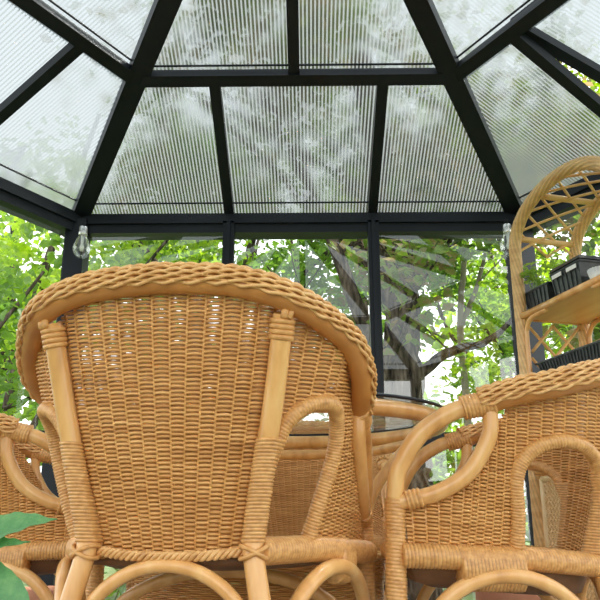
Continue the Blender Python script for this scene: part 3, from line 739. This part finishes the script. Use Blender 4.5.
# big forked tree behind the front glazing
FK = .70
def sc(p): return (p[0]*FK, p[1]*FK, .42+(p[2]-.42)*FK if p[2] > 0 else p[2])
tree('forked_tree', 'big tree with thick dark forked trunk behind the front glazing right of the post', (1.02*FK, 8.0*FK), 'bark',
     [([sc(p) for p in pts], a_*FK, b_*FK) for pts, a_, b_ in [([(1.02,8,-.05),(1.03,8,.9),(1.00,8,1.9),(1.02,8.0,3.0),(.85,8.1,4.6),(.6,8.2,6.5)], .27, .14),
      ([(1.03,8,1.2),(.80,7.9,2.0),(.55,7.8,2.6),(.30,7.7,3.3),(.0,7.6,4.3),(-.5,7.5,5.5)], .11, .05),
      ([(1.02,8,2.5),(.75,7.9,3.1),(.35,7.8,3.7),(-.2,7.7,4.4),(-1.2,7.5,5.4)], .10, .04),
      ([(1.02,8,1.9),(1.5,7.9,2.25),(1.9,7.8,2.35),(2.3,7.7,2.7)], .07, .02),
      ([(1.02,8,3.0),(1.5,7.8,3.6),(2.0,7.6,4.6),(2.2,7.4,5.8)], .09, .03),
      ([(.85,8.1,4.4),(-.3,8.0,5.2),(-1.6,7.8,5.9)], .07, .02), ([(.9,8,4.0),(1.8,8.2,5.0),(3,8.4,5.6)], .06, .02)]],
     [(sc(c), r*FK) for c, r in clumps((.2,7.9,6.15), (3.4,1.4,1.7), 42, .72)], 'leaf_olive', 15000, .085, group=OG, twigdepth=1, twn=2)
tree('slender_tree', 'slender pale trunk rising behind the front glazing toward the right corner', (1.36, 6.6), 'palebark',
     [([(1.36,6.6,-.05),(1.37,6.6,1.2),(1.36,6.6,2.2),(1.45,6.6,3.0),(1.5,6.6,4.6)], .042, .02), ([(1.37,6.6,2.2),(1.55,6.6,2.6),(1.75,6.6,3.3)], .03, .012)],
     clumps((1.6,6.6,4.6), (.9,.7,.9), 8, .5) + clumps((1.45,6.7,1.45), (.3,.3,.5), 5, .22), 'leaf_bright', 3400, .058, group=OG, twigdepth=1, twn=1)
tree('hazel', 'dense bright green hazel beyond the left wall, at the left edge', (-2.75, 4.6), 'bark',
     [([(-2.75,4.6,0),(-2.7,4.6,1.0),(-2.4,4.6,2.0),(-2.0,4.7,3.0)], .05, .015), ([(-2.75,4.6,.2),(-2.2,4.5,1.2),(-1.7,4.5,2.0)], .03, .01), ([(-2.6,4.6,.8),(-1.9,4.5,1.1),(-1.4,4.5,1.3)], .022, .008)],
     clumps((-2.15,4.6,1.75), (.95,.5,.95), 30, .30), 'leaf_mid', 4600, .070, 'tree', OG, 1, 1, .3)
tree('hazel', 'taller green hazel standing behind the left corner post', (-2.6, 6.4), 'bark',
     [([(-2.6,6.4,0),(-2.6,6.4,1.5),(-2.3,6.3,3),(-2.0,6.3,4.2)], .06, .02), ([(-2.6,6.4,.8),(-1.9,6.2,2.0),(-1.2,6.1,2.9)], .035, .012)],
     clumps((-2.3,6.4,2.7), (1.7,.6,1.4), 40, .34), 'leaf_bright', 5600, .075, 'tree', OG, 1, 1, .3)
tree('leafy_tree', 'leafy green tree behind the left panes of the front glazing', (-.9, 6.9), 'bark',
     [([(-.9,6.9,0),(-.85,6.9,1.5),(-.6,6.9,3),(-.3,6.9,4.6)], .07, .03), ([(-.8,6.9,1.7),(-.2,6.8,2.6),(.4,6.8,3.2)], .04, .015), ([(-.85,6.9,1.9),(-1.5,6.8,2.9),(-2.2,6.8,3.6)], .04, .015)],
     clumps((-.9,6.9,3.6), (1.9,.8,1.2), 30, .42) + clumps((.1,6.8,2.2), (.7,.4,.6), 8, .26), 'leaf_mid', 6500, .062, 'tree', OG, 1, 1, .4)
tree('maple', 'sunlit yellow-green tree beyond the right corner behind the shelf unit', (3.1, 6.3), 'bark',
     [([(3.1,6.3,0),(3.05,6.3,1.4),(2.8,6.3,2.8),(2.6,6.3,4.2)], .055, .02), ([(3.05,6.3,1.0),(2.5,6.2,1.9),(2.1,6.1,2.6)], .03, .01), ([(3.05,6.3,1.3),(3.7,6.3,2.2),(4.2,6.3,3.2)], .03, .01)],
     clumps((2.7,6.2,2.0), (1.3,.6,1.25), 34, .30), 'leaf_bright', 7800, .058, 'tree', OG, 1, 2, .3)
tree('maple', 'darker green tree with hanging leafy twigs left of the right corner bulb', (2.35, 7.6), 'bark',
     [([(2.35,7.6,0),(2.3,7.6,1.5),(2.1,7.6,3.0),(1.9,7.6,4.6)], .05, .02), ([(2.3,7.6,1.6),(1.8,7.5,2.4),(1.3,7.4,2.9)], .025, .008)],
     clumps((2.1,7.6,2.1), (.75,.5,1.3), 22, .28), 'leaf_mid', 5200, .058, 'tree', OG, 1, 1, .3)
tree('leafy_tree', 'leafy tree close outside the right wall beside the open roof vent', (4.3, 4.4), 'bark',
     [([(4.3,4.4,0),(4.2,4.4,2),(3.9,4.4,3.6),(3.6,4.3,5)], .07, .03), ([(4.2,4.4,2),(3.4,4.3,3.2),(2.9,4.2,4.1)], .04, .012)],
     clumps((3.4,4.5,2.0), (1.0,.6,1.5), 26, .32) + clumps((3.5,4.2,4.0), (.9,.7,.6), 8, .35), 'leaf_bright', 6000, .058, 'tree', OG, 1, 1, .3)
for x, y, h, lab, mt, cnt in [(-5.5,13,8,'tall background tree far behind the left hazels','leaf_mid',2200), (-2.2,13.5,9,'tall background tree far behind the left panes of the front glazing','leaf_mid',2600),
        (.9,13.5,9,'tall background tree far behind the big forked trunk','leaf_mid',2600), (3.6,14,8,'tall background tree far behind the right corner bulb','leaf_bright',1500), (7.0,12,8,'tall background tree far behind the shelf unit','leaf_bright',2200)]:
    tree('background_tree', lab, (x, y), 'bark', [([(x,y,0),(x+.1,y,h*.4),(x-.1,y,h*.8)], .18, .05), ([(x,y,h*.3),(x+.9,y,h*.5),(x+1.3,y,h*.7)], .08, .02), ([(x,y,h*.35),(x-.9,y,h*.5),(x-1.4,y,h*.7)], .08, .02)],
         clumps((x,y,h*.52), (1.9,.9,h*.44), 46, .62), mt, cnt, .20, 'tree', OG, 0, 0, .4)
for k, (x, y, h, lab) in enumerate([(-4.2,9.5,2.2,'far green shrub beyond the lawn, behind the left hazels'), (-.6,10.5,1.5,'far low shrub seen under the round table rim'), (2.6,10.5,1.9,'far sunlit shrub behind the forked and slender trees'), (5.6,9.0,2.4,'far green shrub beyond the lawn, behind the shelf unit')]):
    tree('shrub', lab, (x, y), 'bark', [([(x,y,0),(x+.1,y,h*.5),(x,y,h*.9)], .04, .015)], clumps((x,y,h*.55), (1.5,.7,h*.5), 18, .42), 'leaf_mid' if k % 2 == 0 else 'leaf_bright', 1500, .16, 'shrub', OG)

# ------------------------------------------------------------------ light, sky, camera
w = bpy.data.worlds.new('sky'); scene.world = w; w.use_nodes = True; nt = w.node_tree; nt.nodes.clear()
out = nt.nodes.new('ShaderNodeOutputWorld'); bg = nt.nodes.new('ShaderNodeBackground'); L = nt.links.new
tc = nt.nodes.new('ShaderNodeTexCoord'); sp = nt.nodes.new('ShaderNodeSeparateXYZ'); L(tc.outputs['Generated'], sp.inputs[0])
r = ramp(nt, [(.0,(.30,.32,.28)),(.48,(.55,.57,.55)),(.53,(1.0,1.0,.98)),(1.0,(.86,.93,1.0))])
mr = nt.nodes.new('ShaderNodeMapRange'); mr.inputs['From Min'].default_value = -1; L(sp.outputs[2], mr.inputs[0]); L(mr.outputs[0], r.inputs[0])
L(r.outputs[0], bg.inputs[0]); bg.inputs[1].default_value = 1.9; L(bg.outputs[0], out.inputs[0])
sun = bpy.data.lights.new('sun', 'SUN'); sun.energy = 5.0; sun.angle = math.radians(3); sun.color = (1, .95, .86)
so = bpy.data.objects.new('sun', sun); COL.objects.link(so); so.rotation_euler = Vector((-.55, -.35, -1)).to_track_quat('-Z', 'Y').to_euler()

cam = bpy.data.cameras.new('camera'); cam.sensor_width = 36; cam.lens = 45.0; cam.clip_start = .02
co = bpy.data.objects.new('camera', cam); COL.objects.link(co); co.location = (0, 0, .42)
co.rotation_euler = (PI/2 + .2968, 0, .01441); scene.camera = co
scene.view_settings.view_transform = 'Standard'; scene.view_settings.look = 'None'; scene.view_settings.exposure = 0.62; scene.view_settings.gamma = 1.06
scene.cycles.transparent_max_bounces = 24
